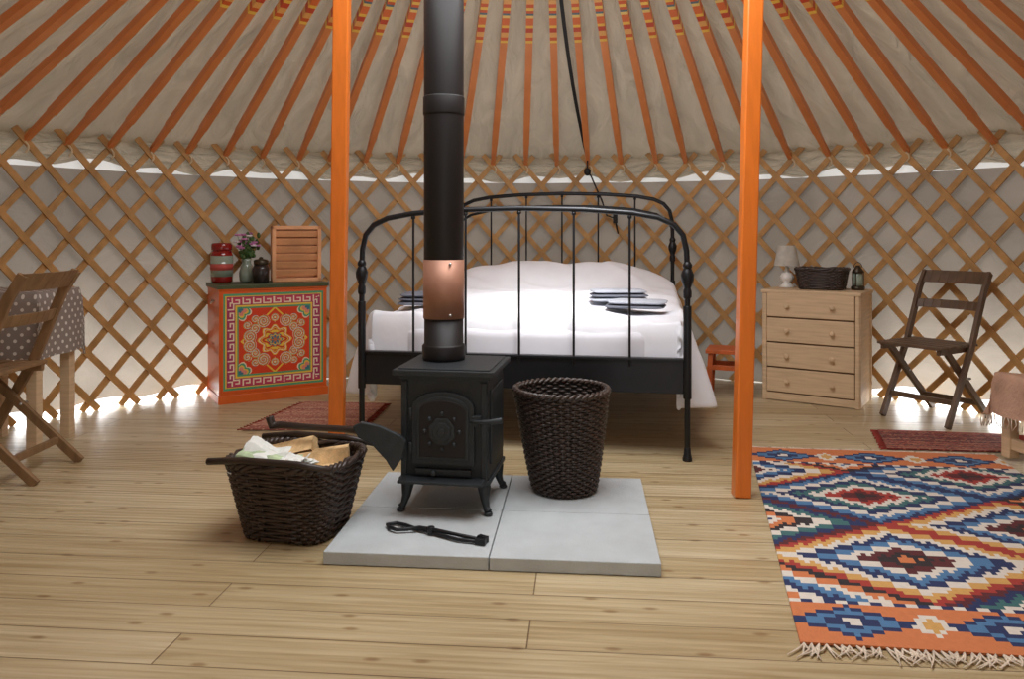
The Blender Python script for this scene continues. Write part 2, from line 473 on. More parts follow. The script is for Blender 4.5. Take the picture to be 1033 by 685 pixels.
# crown ring with spokes
mb = MB()
zc = rz_(RC)
mb.tube([P(2 * pi * k / 64, RC, zc + .01) for k in range(64)], .05, 'orange_post', 8, closed=True)
mb.tube([P(2 * pi * k / 48, .45, zc + .28) for k in range(48)], .025, 'orange_post', 8, closed=True)
for k in range(8):
    th = 2 * pi * k / 8 + .2
    mb.tube([P(th, RC * (1 - t), zc + .3 * sin(t * pi / 2)) for t in [i / 8 for i in range(9)]], .022, 'orange_post', 8)
mb.done('roof_crown_ring', (CX, CY, 0))

# door frame behind camera
mb = MB()
hw = R * sin(DOOR)
for sx in (-1, 1):
    mb.box((sx * (hw - .04), 0, .74), (.07, .08, 1.48), 'orange_post')
mb.box((0, 0, 1.51), (2 * hw - .01, .08, .06), 'orange_post')
mb.box((0, 0, .02), (2 * hw - .15, .08, .036), 'orange_post')
mb.done('door_1', (CX, CY - R * cos(DOOR) + .02, 0), bevel=.004)

# posts
def post(name, b0, t0, w):
    mb = MB()
    p0 = Vector((0, 0, 0)); p1 = Vector(t0) - Vector(b0)
    mb.beam(p0, p1, w, w, 'orange_post', (1, 0, 0))
    q = p1
    mb.box(q + Vector((0, 0, -.02)), (w * 2.6, w * 1.2, .04), 'orange_post')
    mb.box(q + Vector((0, 0, -.06)), (w * 1.7, w * 1.15, .04), 'orange_post')
    mb.done(name, b0, bevel=.006)
post('support_post', (-.845, 3.82, 0), (-.735, 3.46, 2.535), .070)
post('support_post', (.895, 3.10, 0), (1.0, 3.23, 2.525), .064)

# black strap and cord
mb = MB()
pts = []
for i in range(13):
    t = i / 12
    r = 1.2 + (R - .1 - 1.2) * t
    pts.append(P(.09 + .055 * t, r, rz_(r) - .035))
for a, b_ in zip(pts[:-1], pts[1:]):
    mb.beam(a, b_, .022, .004, 'cord', (1, 0, 0))
e_ = pts[-1]
mb.tube([e_, e_ + Vector((0, 0, -.08)), e_ + Vector((.03, 0, -.14)), e_ + Vector((.1, -.01, -.3)), e_ + Vector((.14, -.02, -.42)), e_ + Vector((.2, -.02, -.44)), e_ + Vector((.22, -.02, -.55))], .006, 'cord', 6)
mb.sphere(e_ + Vector((0, 0, -.1)), .025, 'cord', (1, .7, 1.2))
mb.box(e_ + Vector((.2, -.02, -.44)), (.03, .03, .07), 'cord')
mb.done('hanging_cable', (CX, CY, 0))

# ------------------------------------------------------------ hearth
e = empty('concrete_hearth', (-.032, 2.83, 0), -5)
for i, (x, y, w, d) in enumerate([(-.262, -.21, .516, .412), (.258, -.21, .518, .412), (-.262, .205, .516, .412), (.258, .205, .518, .412)]):
    mb = MB(); mb.box((x, y, .021), (w, d, .04), 'concrete'); mb.done('paver_%d' % (i + 1), parent=e, bevel=.003)

# ------------------------------------------------------------ stove
mb = MB()
W, D = .315, .31
mb.box((0, 0, .295), (W, D, .37), 'iron')
mb.box((0, 0, .113), (W + .014, D + .014, .016), 'iron')
mb.box((0, 0, .478), (W + .012, D + .012, .014), 'iron')
mb.box((0, 0, .495), (.365, .365, .02), 'iron')
mb.box((0, 0, .507), (.33, .33, .006), 'iron')
yf = -D / 2
for sx in (-1, 1):
    mb.box((sx * .143, yf - .004, .295), (.02, .01, .34), 'iron')
def arch(w, zb, zs, rise, n=10):
    p = [(-w, zb), (w, zb), (w, zs)]
    for i in range(1, n):
        a = pi * i / n
        p.append((w * cos(a), zs + rise * sin(a)))
    p.append((-w, zs)); return p
mb.poly(arch(.112, .175, .375, .055), yf - .022, yf, 'iron')
mb.poly(arch(.094, .192, .37, .045), yf - .028, yf - .02, 'iron')
mb.poly(arch(.082, .204, .366, .036), yf - .031, yf - .026, 'pipe')
for rr, yy in ((.05, .036), (.034, .042), (.014, .048)):
    mb.poly([(rr * cos(pi / 8 + pi * k / 4), .295 + rr * sin(pi / 8 + pi * k / 4)) for k in range(8)], yf - yy, yf - .026, 'iron')
for k in range(8):
    a = pi * k / 4
    mb.sphere((.062 * cos(a), yf - .034, .295 + .062 * sin(a)), .008, 'iron', seg=8)
for z in (.23, .35):
    mb.tube([(-.118, yf - .016, z - .02), (-.118, yf - .016, z + .02)], .008, 'iron')
mb.tube([(.1, yf - .03, .335), (.13, yf - .045, .335), (.17, yf - .05, .338), (.215, yf - .045, .345)], [.007, .008, .01, .011], 'iron')
mb.box((.122, yf - .022, .335), (.03, .03, .035), 'iron')
mb.box((0, yf - .012, .15), (.2, .02, .018), 'iron')
mb.box((0, yf - .035, .125), (.3, .08, .01), 'iron')
mb.tube([(-.03, yf - .03, .15), (-.03, yf - .045, .15)], .01, 'iron')
mb.box((W / 2 + .003, 0, .3), (.008, .24, .26), 'iron')
for sx in (-1, 1):
    for sy in (-1, 1):
        pts = [(sx * .125, sy * .12, .125), (sx * .14, sy * .135, .09), (sx * .143, sy * .14, .05), (sx * .15, sy * .147, .024), (sx * .158, sy * .154, .012)]
        mb.tube(pts, [.026, .024, .016, .012, .015], 'iron', 8)
        mb.lathe([(.015, 0), (.016, .004), (.013, .012)], 'iron', (sx * .158, sy * .154, 0.001), 12)
mb.done('wood_stove', (-.215, 2.95, .042), -9, bevel=.003)

# flue
mb = MB()
zb = .554
mb.lathe([(.079, 0), (.082, .01), (.082, .05), (.078, .056), (.074, .058), (.074, .15)], 'pipe')
mb.lathe([(.074, .15), (.0755, .152), (.0755, 3.0 - zb)], 'pipe')
mb.lathe([(.0775, .155), (.0775, .375)], 'copper', seg=48)
mb.lathe([(.078, .92), (.0785, .925), (.0785, .985), (.076, .99)], 'pipe')
for z in (.17, .36):
    mb.sphere((.03, -.0735, z), .006, 'steel', seg=8)
mb.done('stove_flue_pipe', (-.258, 3.0, zb + .0005))

# ------------------------------------------------------------ wicker
def wicker(mb, shape, h, rows, K, r, amp, mat='wicker', z0=0.0, samples=6):
    Mn = K * samples
    for i in range(rows):
        t = (i + .5) / rows
        pts = []
        for j in range(Mn):
            a = 2 * pi * j / Mn
            x, y = shape(a, t); q = math.hypot(x, y)
            o = amp * (1 if i % 2 else -1) * sin(K * a)
            pts.append((x * (1 + o / q), y * (1 + o / q), z0 + r + (h - 2 * r) * t))
        mb.tube(pts, r, mat, 5, closed=True)
    for j in range(2 * K):
        a = 2 * pi * (j + .5) / (2 * K)
        pts = []
        for t in (0, .33, .66, 1.0):
            x, y = shape(a, t); pts.append((x, y, z0 + .003 + h * t))
        mb.tube(pts, r * .8, mat, 5)
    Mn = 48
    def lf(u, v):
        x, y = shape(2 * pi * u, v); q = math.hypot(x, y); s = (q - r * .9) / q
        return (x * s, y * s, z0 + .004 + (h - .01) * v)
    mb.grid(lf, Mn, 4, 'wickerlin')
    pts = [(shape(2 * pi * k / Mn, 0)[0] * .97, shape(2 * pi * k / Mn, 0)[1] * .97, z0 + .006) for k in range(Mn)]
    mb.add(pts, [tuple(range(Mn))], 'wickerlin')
    for ph in (0, pi):
        pts = []
        Mr = 120
        for k in range(Mr):
            a = 2 * pi * k / Mr
            x, y = shape(a, 1.0); q = math.hypot(x, y)
            w = (K * 1.0) * a + ph
            o = r * 1.1 * cos(w)
            pts.append((x * (1 + o / q), y * (1 + o / q), z0 + h + r * 1.1 * sin(w)))
        mb.tube(pts, r * 1.35, mat, 6, closed=True)

mb = MB()
def rnd(a, t):
    rr = .118 + (.178 - .118) * (t ** .85)
    sh = -.012 * t
    return (rr * cos(a) + sh, rr * sin(a))
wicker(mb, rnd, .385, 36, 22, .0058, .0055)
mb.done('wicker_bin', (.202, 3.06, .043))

mb = MB()
def rect(a, t):
    hx = .150 + .056 * t; hy = .125 + .045 * t
    c, s_ = cos(a), sin(a)
    return (hx * math.copysign(abs(c) ** .5, c), hy * math.copysign(abs(s_) ** .5, s_))
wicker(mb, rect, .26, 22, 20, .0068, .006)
for sy in (-1, 1):
    mb.tube([(-.235, sy * .168, .268), (-.1, sy * .176, .283), (.1, sy * .176, .283), (.215, sy * .168, .270)], [.012, .012, .012, .011], 'axewood', 8)
def splitlog(p0, p1, r, roll, a_=2.0):
    p0 = Vector(p0); p1 = Vector(p1); t = (p1 - p0).normalized()
    n1 = t.cross(Vector((0, 0, 1))).normalized(); n2 = t.cross(n1)
    N = 10; prof = [(0, 0)]
    for i in range(N + 1):
        a = roll - a_ / 2 + a_ * i / N
        prof.append((r * cos(a), r * sin(a)))
    K = 6; vs = []
    for j in range(K + 1):
        q = p0.lerp(p1, j / K)
        for (x, y) in prof:
            k = 1 + .05 * noise.noise(Vector((x * 60, y * 60, j * .7 + r * 100)))
            vs.append(q + n1 * x * k + n2 * y * k)
    L = len(prof)
    side_bark = []; side_cut = []
    for j in range(K):
        for i in range(L):
            i2 = (i + 1) % L
            f = (j * L + i, j * L + i2, (j + 1) * L + i2, (j + 1) * L + i)
            (side_cut if (i == 0 or i == L - 1) else side_bark).append(f)
    mb.add(vs, side_bark, 'bark', True)
    mb.add(vs, side_cut + [tuple(range(L))[::-1], tuple(K * L + i for i in range(L))], 'cut')
splitlog((-.165, .065, .262), (.0, .115, .30), .075, pi / 2, 2.3)
splitlog((-.01, .02, .255), (.15, .085, .275), .06, pi / 2 + .5, 2.0)
splitlog((.03, -.06, .235), (.17, -.01, .25), .055, pi / 2 - .3, 2.4)
splitlog((-.16, .0, .21), (.14, .05, .21), .07, pi / 2, 3.0)
splitlog((-.12, -.09, .15), (.12, -.08, .15), .06, pi / 2, 3.0)
def paper(c, w, d, rot, mat, curl=.03):
    mt = Matrix.Translation(c) @ Euler(rot).to_matrix().to_4x4()
    for k in range(4):
        vs = []
        for j in range(7):
            for i in range(9):
                u, v = i / 8 - .5, j / 6 - .5
                vs.append((u * w * (1 - .04 * k), v * d * (1 - .05 * k), curl * cos(v * pi) + .012 * sin(u * 7 + k * 1.4) + k * .007 + .006 * sin(v * 9 + k)))
        fs = [(j * 9 + i, j * 9 + i + 1, j * 9 + i + 10, j * 9 + i + 9) for j in range(6) for i in range(8)]
        mb.add(vs, fs, mat if k % 2 else 'paper', False, mtx=mt)
paper((-.05, -.095, .238), .24, .12, (.5, .12, .05), 'paperg', .02)
paper((-.09, -.05, .262), .16, .10, (.3, .3, .3), 'paper', .012)
paper((.06, -.105, .245), .12, .09, (.55, -.1, -.2), 'paper', .015)
mb.done('log_basket', (-.745, 2.75, 0), -14)

# axe lying across the basket
mb = MB()
mb.tube([(-.875, 2.86, .368), (-.865, 2.86, .335), (-.835, 2.86, .338), (-.7, 2.82, .338), (-.58, 2.775, .343), (-.50, 2.745, .342)], [.016, .017, .014, .012, .013, .014], 'axewood', 8)
ctr = [(-.55, .362), (-.52, .378), (-.46, .366), (-.385, .332), (-.365, .312), (-.378, .255), (-.41, .208), (-.435, .248), (-.485, .302), (-.53, .325)]
mb.poly(ctr, 2.728, 2.752, 'iron')
mb.done('hatchet', (0, 0, 0), bevel=.004)

# fire tongs
mb = MB()
mb.tube([(-.14, .04, .009), (-.155, .075, .009), (-.125, .09, .009), (-.09, .07, .009), (-.05, .035, .009), (.0, .005, .009), (.09, -.055, .009), (.16, -.075, .009)], .0065, 'black', 8)
mb.tube([(-.14, .04, .012), (-.115, .02, .012), (-.08, .025, .012), (-.04, .03, .016), (.01, .0, .02), (.1, -.03, .012), (.165, -.055, .009)], .0065, 'black', 8)
mb.tube([(.0, .005, .004), (.0, .005, .028)], .012, 'black', 10)
mb.box((.165, -.078, .011), (.035, .018, .02), 'black', rot=(0, 0, -.3))
mb.box((.172, -.055, .011), (.035, .018, .02), 'black', rot=(0, 0, -.6))
mb.done('fire_tongs', (-.265, 2.59, .041), bevel=.002)

# ------------------------------------------------------------ bed
BR = -9.5
bed = empty('double_bed', (.033, 3.71, 0), BR)
mb = MB()
def boardframe(y, foot=True):
    sh = 0 if foot else .165
    half = [(.77, .0), (.77, .40), (.77, .86 + sh), (.766, .95 + sh), (.75, 1.02 + sh), (.71, 1.068 + sh), (.64, 1.10 + sh), (.52, 1.122 + sh), (.3, 1.138 + sh), (0, 1.145 + sh)]
    L = [(x, y, z) for x, z in half]; Rr = [(-x, y, z) for x, z in half[:-1]][::-1]
    mb.tube(L + Rr, .0135, 'black', 10)
    def az(x):
        x = abs(x)
        for (xa, za), (xb, zb_) in zip(half[2:-1], half[3:]):
            if xb <= x <= xa:
                return zb_ + (za - zb_) * (x - xb) / (xa - xb)
        return 1.1 + sh
    for k in range(-2, 3):
        x = k * .256
        mb.tube([(x, y, .42), (x, y, az(x))], .0062, 'black', 8)
        mb.sphere((x, y, az(x) - .02), .011, 'black', seg=8)
    if not foot:
        h2 = [(.77, 1.06), (.74, 1.11), (.66, 1.16), (.5, 1.195), (.25, 1.215), (0, 1.22)]
        mb.tube([(x, y, z) for x, z in h2] + [(-x, y, z) for x, z in h2[:-1]][::-1], .010, 'black', 8)
    for sx in (-1, 1):
        z = .83 + sh * .6
        mb.lathe([(.014, -.10), (.019, -.09), (.019, -.06), (.015, -.05), (.02, -.035), (.028, -.015), (.03, .01), (.022, .03), (.017, .04), (.021, .045), (.021, .055), (.0135, .07)], 'black', (sx * .77, y, z), 16)
        mb.lathe([(.022, 0), (.022, .012), (.017, .03), (.0145, .06)], 'black', (sx * .77, y, 0), 14)
        mb.lathe([(.0185, 0), (.0185, .42)], 'black', (sx * .77, y, .3 - .02), 14)
boardframe(0, True)
boardframe(1.95, False)
mb.box((0, .012, .375), (1.53, .022, .15), 'black')
mb.box((0, .012, .455), (1.53, .04, .012), 'black')
mb.box((0, 1.94, .375), (1.53, .022, .15), 'black')
for sx in (-1, 1):
    mb.box((sx * .757, .975, .36), (.022, 1.93, .12), 'black')
mb.box((0, .975, .33), (.04, 1.9, .04), 'black')
for k in range(12):
    mb.box((0, .12 + k * .155, .365), (1.48, .06, .02), 'pine')
mb.tube([(0, .9, 0), (0, .9, .33)], .018, 'black')
mb.done('bed_frame', parent=bed, bevel=.003)
def superbox(mb, c, h, mat, n=24, p=(6, 6), wr=0.0, seed=0):
    vs = []; fs = []
    NU, NV = n * 2, n
    for j in range(NV + 1):
        ph = -pi / 2 + pi * j / NV
        for i in range(NU):
            th = 2 * pi * i / NU
            d = Vector((cos(ph) * cos(th), cos(ph) * sin(th), sin(ph)))
            k = (abs(d.x) ** p[0] + abs(d.y) ** p[0]) ** (1 / p[0]) if max(abs(d.x), abs(d.y)) > 1e-6 else 1e-6
            q = (k ** p[1] + abs(d.z) ** p[1]) ** (1 / p[1])
            v = Vector((d.x * h[0], d.y * h[1], d.z * h[2])) / q
            if wr:
                v += Vector((0, 0, 1)) * wr * noise.noise(Vector((v.x * 5 + seed, v.y * 5, v.z * 5)))
            vs.append(Vector(c) + v)
    for j in range(NV):
        for i in range(NU):
            fs.append((j * NU + i, j * NU + (i + 1) % NU, (j + 1) * NU + (i + 1) % NU, (j + 1) * NU + i))
    mb.add(vs, fs, mat, True)
mb = MB()
superbox(mb, (0, .98, .485), (.72, .93, .11), 'mattress', p=(10, 8))
mb.done('mattress', parent=bed)
for i, sx in enumerate((-1, 1)):
    mb = MB()
    superbox(mb, (sx * .35, 1.70, .71), (.33, .2, .085), 'white', p=(3.2, 1.9), wr=.03, seed=i * 7)
    mb.done('pillow_%d' % (i + 1), parent=bed)
mb = MB()
def duv(u, v):
    s = (u - .5) * 2 * 1.16
    t = -.22 + v * (1.86 + .22)
    a = .755; y0 = .085
    dx = max(abs(s) - a, 0); dy = max(y0 - t, 0)
    nse = noise.noise(Vector((s * 2.3, t * 2.3, .3))); n2 = noise.noise(Vector((s * 7, t * 7, 5.3)))
    n3 = 1 - abs(noise.noise(Vector((s * 3 + t * 2, t * 4 - s, 9.3)))) * 2
    hump = math.exp(-((t - 1.60) / .24) ** 2) * .21 + math.exp(-((t - 1.05) / .25) ** 2) * .05
    hump *= max(0, 1 - (abs(s) / .86) ** 4)
    z = .62 + hump + .022 * nse + .012 * n2 + .016 * max(0, n3) ** 3
    drop = max(dx, dy)
    rr = .06
    x = math.copysign(min(abs(s), a), s)
    y = max(t, y0)
    if dx > 0:
        k = min(dx / rr, 1)
        x = math.copysign(a + rr * .6 * sin(k * pi / 2) + max(0, dx - rr) * .28 + .03 * sin(t * 11 + 2 * nse) * min(1, dx / .2), s)
    if dy > 0:
        y = y0 - .02 * min(dy / rr, 1) + .006 * sin(s * 13)
    z -= drop if drop > rr else drop * drop / rr
    if dx > 0 and t < .12:
        x = math.copysign(min(abs(x), .745), s)
        y = max(y, .06 )
    return (x, y, z)
mb.grid(duv, 110, 100, 'white')
mb.done('duvet', parent=bed, solid=.02, subs=1)
def towel(name, x, y, z, w, d, layers, mats, rz=0):
    mb = MB()
    for i in range(layers):
        hh = .022
        superbox(mb, (random.uniform(-.008, .008), random.uniform(-.008, .008), hh / 2 + i * hh), (w / 2 * (1 - .03 * i), d / 2 * (1 - .03 * i), hh / 2 * 1.04), mats[i % len(mats)], n=16, p=(8, 2.6))
    ob = mb.done(name, parent=bed)
    ob.location = (x, y, z)
    ob.rotation_euler = (0, 0, math.radians(rz))
towel('folded_towel_1', -.55, .46, .648, .32, .26, 3, ['towel'], 8)
towel('folded_towel_2', .54, .42, .648, .30, .22, 2, ['towel', 'towel2'], -6)
towel('folded_towel_3', .44, .76, .655, .32, .22, 3, ['towel2', 'towel'], 10)

# bedside stool (orange)
mb = MB()
mb.box((0, 0, .29), (.26, .24, .025), 'stoolorange')
for sx in (-1, 1):
    for sy in (-1, 1):
        mb.beam((sx * .10, sy * .09, .28), (sx * .115, sy * .105, 0), .03, .03, 'stoolorange')
    mb.box((sx * .105, 0, .17), (.02, .18, .03), 'stoolorange')
mb.box((0, -.095, .19), (.2, .02, .03), 'stoolorange'); mb.box((0, .095, .19), (.2, .02, .03), 'stoolorange')
mb.done('bedside_stool', (1.37, 5.02, 0), -20, bevel=.003)

# ------------------------------------------------------------ painted cabinet
CW, CD, CH = .66, .36, .715
CB = (-1.565, 5.075); CR = 31
cab = empty('painted_cabinet', (CB[0], CB[1], 0), CR)
mb = MB()
mb.box((0, 0, CH / 2 + .01), (CW, CD, CH - .05), 'orange')
mb.box((0, 0, CH - .012), (CW + .02, CD + .02, .024), 'dkgreen')
mb.box((0, 0, CH - .028), (CW + .01, CD + .01, .012), 'orange')
mb.box((0, -.005, .025), (CW + .012, CD + .012, .05), 'orange')
for sx in (-1, 1):
    mb.tube([(sx * (CW / 2 + .0), .03, CH - .1), (sx * (CW / 2 + .015), .0, CH - .12), (sx * (CW / 2), -.03, CH - .1)], .005, 'steel')
mb.done('cabinet_body', parent=cab, bevel=.004)
OR = S(222, 92, 28); TEAL = S(80, 160, 120); YEL = S(238, 200, 70); MAG = S(170, 50, 96); WH = S(238, 222, 196); RED = S(206, 52, 24); BLU = S(64, 120, 140); PNK = S(226, 140, 120)
pw, ph_ = .64, .61
SCR = [(.150, .028, .040, 1), (.070, .118, .040, -1), (.120, .075, .030, 1), (.165, .098, .026, -1), (.118, .132, .024, 1), (.0, .135, .026, 1), (.172, .0, .018, 1)]
def paintcol(u, v):
    x = u * pw; y = v * ph_
    m_ = min(x, pw - x, y, ph_ - y)
    if m_ < .014: return OR
    if m_ < .026: return TEAL
    if m_ < .033: return YEL
    if m_ < .084:
        k = m_ - .033
        hor = min(y, ph_ - y) < min(x, pw - x)
        along = x if hor else y
        q = (along % .062) / .062; w = k / .051
        if w < .12 or w > .9: return MAG
        on = (q < .14) or (w > .74 and q < .8) or (.66 < q < .8 and w > .32) or (.34 < q < .8 and .32 < w < .48)
        return WH if on else (S(196, 60, 90) if hor else MAG)
    if m_ < .095: return YEL
    if m_ < .104: return TEAL
    cx, cy = abs(x - pw / 2), abs(y - ph_ / 2)
    hx, hy = pw / 2 - .104, ph_ / 2 - .104
    dcx, dcy = hx - cx, hy - cy
    rc = math.hypot(dcx, dcy)
    if rc < .09:
        a = math.atan2(dcy, dcx)
        q = .064 + .018 * abs(sin(a * 4))
        if rc < q:
            b_ = rc / q
            return WH if b_ > .9 else (TEAL if b_ > .74 else (YEL if b_ > .62 else (PNK if b_ > .35 else BLU)))
    r = math.hypot(cx, cy * 1.1); a = math.atan2(cy, cx)
    q = .086 * (1 + .14 * cos(8 * a))
    if r < q:
        b_ = r / q
        if b_ > .93: return WH
        if b_ > .86: return OR
        if b_ > .80: return YEL
        if b_ > .5:
            f = sin(8 * a + 14 * b_)
            return RED if f < .2 else YEL
        if b_ > .42: return BLU
        if b_ > .34: return YEL
        return BLU if abs(sin(3 * a)) > .5 and b_ > .12 else S(200, 110, 60)
    for (px, py, rr, sg) in SCR:
        d = math.hypot(cx - px, cy - py)
        if d < rr:
            a2 = math.atan2(cy - py, cx - px) * sg
            f = (d / .0145 - a2 / (2 * pi)) % 1
            if f < .3: return WH
            if f < .45: return BLU
            if f < .66: return YEL
            return RED
    if r < q + .007: return YEL
    if abs((cx / .2 + cy / .2) - 1.0) < .035: return YEL
    return S(220, 66, 28)
colgrid('painted_front', 230, 226, lambda u, v: ((u - .5) * pw, -CD / 2 - .0035, .065 + v * ph_), paintcol, 'paint', parent=cab)

def cabpt(u, v):
    c, s_ = cos(math.radians(CR)), sin(math.radians(CR))
    return (CB[0] + u * c - v * s_, CB[1] + u * s_ + v * c, CH + .001)
mb = MB()
mb.lathe([(.055, 0), (.066, .01), (.068, .05), (.068, .17), (.06, .2), (.052, .205)], 'redglass')
mb.lathe([(.062, .205), (.064, .21), (.064, .24), (.058, .25), (.02, .252)], 'redglass')
mb.lathe([(.0685, .04), (.0685, .17)], 'glass')
mb.lathe([(.0695, .08), (.0695, .12)], 'label')
mb.done('red_storage_jar', cabpt(-.262, .09))
mb = MB()
mb.lathe([(.03, 0), (.042, .01), (.045, .06), (.032, .11), (.026, .13), (.034, .15)], 'glass')
for i in range(30):
    a = random.uniform(0, 2 * pi); sp_ = random.uniform(.02, .085); h = random.uniform(.2, .31)
    tip = (sp_ * cos(a), sp_ * sin(a), h)
    mb.tube([(0, 0, .1), (sp_ * .4 * cos(a), sp_ * .4 * sin(a), .17), tip], .0018, 'leaf', 4)
    k = random.random()
    if k < .6:
        mt = 'pink' if random.random() < .7 else 'wpetal'
        for q in range(5):
            b_ = 2 * pi * q / 5
            mb.sphere((tip[0] + .011 * cos(b_), tip[1] + .011 * sin(b_), tip[2] + .004), .010, mt, (1, 1, .7), 6)
    else:
        mb.sphere(tip, .012, 'leaf', (1, .5, 1.6), 6)
    mb.sphere((tip[0] * .6, tip[1] * .6, h * .75), .013, 'leaf', (1.2, .4, 1), 6)
mb.done('flower_vase', cabpt(-.115, .07))
mb = MB()
mb.lathe([(.04, 0), (.05, .008), (.052, .09), (.042, .115)], 'darkjar')
mb.lathe([(.043, .115), (.045, .12), (.045, .14), (.035, .147), (.012, .15), (.012, .16), (0, .165)], 'bronze')
mb.done('dark_jar', cabpt(-.055, -.06))
mb = MB()
w, h, d = .31, .36, .12
for sx in (-1, 1):
    mb.box((sx * (w / 2 - .012), 0, h / 2), (.024, d, h), 'slat')
mb.box((0, 0, .012), (w, d, .024), 'slat'); mb.box((0, 0, h - .012), (w, d, .024), 'slat')
for k in range(6):
    mb.box((0, -d / 2 + .02, .058 + k * .050), (w - .04, .008, .044), 'slat', rot=(.45, 0, 0))
mb.box((0, d / 2 - .006, h / 2), (w - .04, .008, h - .04), 'slat')
mb.done('slatted_wooden_box', cabpt(.185, .01), 22, bevel=.002)

# ------------------------------------------------------------ pine chest
PW, PD, PH = .56, .38, .68
mb = MB()
mb.box((0, .004, PH - .01), (PW + .02, PD + .02, .02), 'pine')
for sx in (-1, 1):
    mb.box((sx * (PW / 2 - .012), 0, (PH - .02) / 2), (.024, PD, PH - .02), 'pine')
    for y in (-1, 1):
        mb.box((sx * (PW / 2 + .001), y * (PD / 2 - .03), (PH - .02) / 2), (.01, .04, PH - .02), 'pine')
mb.box((0, PD / 2 - .008, PH / 2), (PW - .04, .01, PH - .05), 'pine')
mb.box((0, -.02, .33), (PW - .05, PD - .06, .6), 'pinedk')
dh = .149
for k in range(4):
    z = .055 + k * (dh + .004) + dh / 2
    mb.box((0, -PD / 2 + .004, z), (PW - .054, .022, dh - .006), 'pine')
    for sx in (-1, 1):
        mb.tube([(sx * .13, -PD / 2 - .008, z), (sx * .13, -PD / 2 - .02, z), (sx * .13, -PD / 2 - .03, z), (sx * .13, -PD / 2 - .034, z)], [.009, .009, .016, .012], 'pine', 12)
mb.box((0, -PD / 2 + .012, .027), (PW - .04, .02, .045), 'pine')
mb.done('chest_of_drawers', (1.895, 4.925, 0), -34, bevel=.003)
def chpt(u, v):
    c, s_ = cos(math.radians(-34)), sin(math.radians(-34))
    return (1.895 + u * c - v * s_, 4.925 + u * s_ + v * c, PH + .001)
mb = MB()
mb.lathe([(.045, 0), (.048, .008), (.03, .02), (.022, .03), (.04, .05), (.045, .07), (.03, .092), (.016, .1), (.02, .108), (.012, .115), (.01, .16)], 'ceramic')
mb.grid(lambda u, v: ((.08 - .026 * v) * cos(2 * pi * u), (.08 - .026 * v) * sin(2 * pi * u), .14 + .128 * v), 32, 2, 'shade')
mb.done('table_lamp', chpt(-.20, .06))
mb = MB()
def tray(a, t):
    hx = .125 + .02 * t; hy = .085 + .015 * t
    c, s_ = cos(a), sin(a)
    return (hx * math.copysign(abs(c) ** .4, c), hy * math.copysign(abs(s_) ** .4, s_))
wicker(mb, tray, .125, 12, 16, .0055, .004)
mb.done('small_wicker_basket', chpt(.025, .02), -33)
mb = MB()
mb.lathe([(.036, 0), (.04, .006), (.04, .02), (.03, .026)], 'bronze')
mb.lathe([(.027, .026), (.03, .05), (.03, .09), (.024, .105)], 'glass')
mb.lathe([(.034, .105), (.036, .112), (.02, .135), (.012, .15), (.0, .152)], 'bronze')
for k in range(4):
    a = pi / 4 + pi / 2 * k
    mb.tube([(.034 * cos(a), .034 * sin(a), .02), (.034 * cos(a), .034 * sin(a), .108)], .003, 'bronze', 6)
mb.tube([(.025 * cos(t), 0, .14 + .03 * sin(t)) for t in [pi * i / 8 for i in range(9)]], .0025, 'bronze', 6)
mb.done('small_lantern', chpt(.225, .06))

# ------------------------------------------------------------ folding chairs
def chair(name, loc, rz, mat, sc=1.0):
    mb = MB()
    for sx in (-1, 1):
        x = sx * .195
        mb.beam((x, -.235, 0.004), (x, .02, .45), .022, .042, mat)
        mb.beam((x, .015, .44), (x, .16, .78), .022, .042, mat)
        mb.beam((x, .155, .765), (x, .215, .86), .022, .04, mat, w1=.02)
        x2 = sx * .168
        mb.beam((x2, -.2, .425), (x2, .25, 0.004), .022, .038, mat)
        mb.tube([(sx * .155, -.015, .262), (sx * .207, -.015, .262)], .007, 'steel', 8)
        mb.box((x2, -.1, .425), (.022, .36, .028), mat)
    for k in range(5):
        mb.box((0, -.26 + k * .078, .448), (.39, .064, .016), mat)
    def rail(z0, z1, y0, y1):
        n = 8
        for i in range(n):
            def pt(t):
                xx = -.2 + .4 * t; b_ = .03 * (1 - (2 * t - 1) ** 2)
                return xx, b_
            xa, ba = pt(i / n); xb, bb = pt((i + 1) / n)
            vs = [(xa, y0 + ba, z0), (xb, y0 + bb, z0), (xb, y0 + bb + .016, z0), (xa, y0 + ba + .016, z0),
                  (xa, y1 + ba, z1), (xb, y1 + bb, z1), (xb, y1 + bb + .016, z1), (xa, y1 + ba + .016, z1)]
            mb.add(vs, [(3, 2, 1, 0), (4, 5, 6, 7), (0, 1, 5, 4), (1, 2, 6, 5), (2, 3, 7, 6), (3, 0, 4, 7)], mat)
    rail(.79, .865, .165, .21)
    rail(.64, .69, .095, .115)
    mb.beam((-.195, -.16, .135), (.195, -.16, .135), .02, .03, mat, (0, 1, 0))
    mb.beam((-.168, .145, .1), (.168, .145, .1), .02, .03, mat, (0, 1, 0))
    mb.v = [p * sc for p in mb.v]
    mb.done(name, loc, rz, bevel=.003)
chair('folding_chair', (-2.19, 3.40, 0), -90, 'chair')
chair('folding_chair', (2.37, 4.425, 0), -58, 'chairdk', .94)

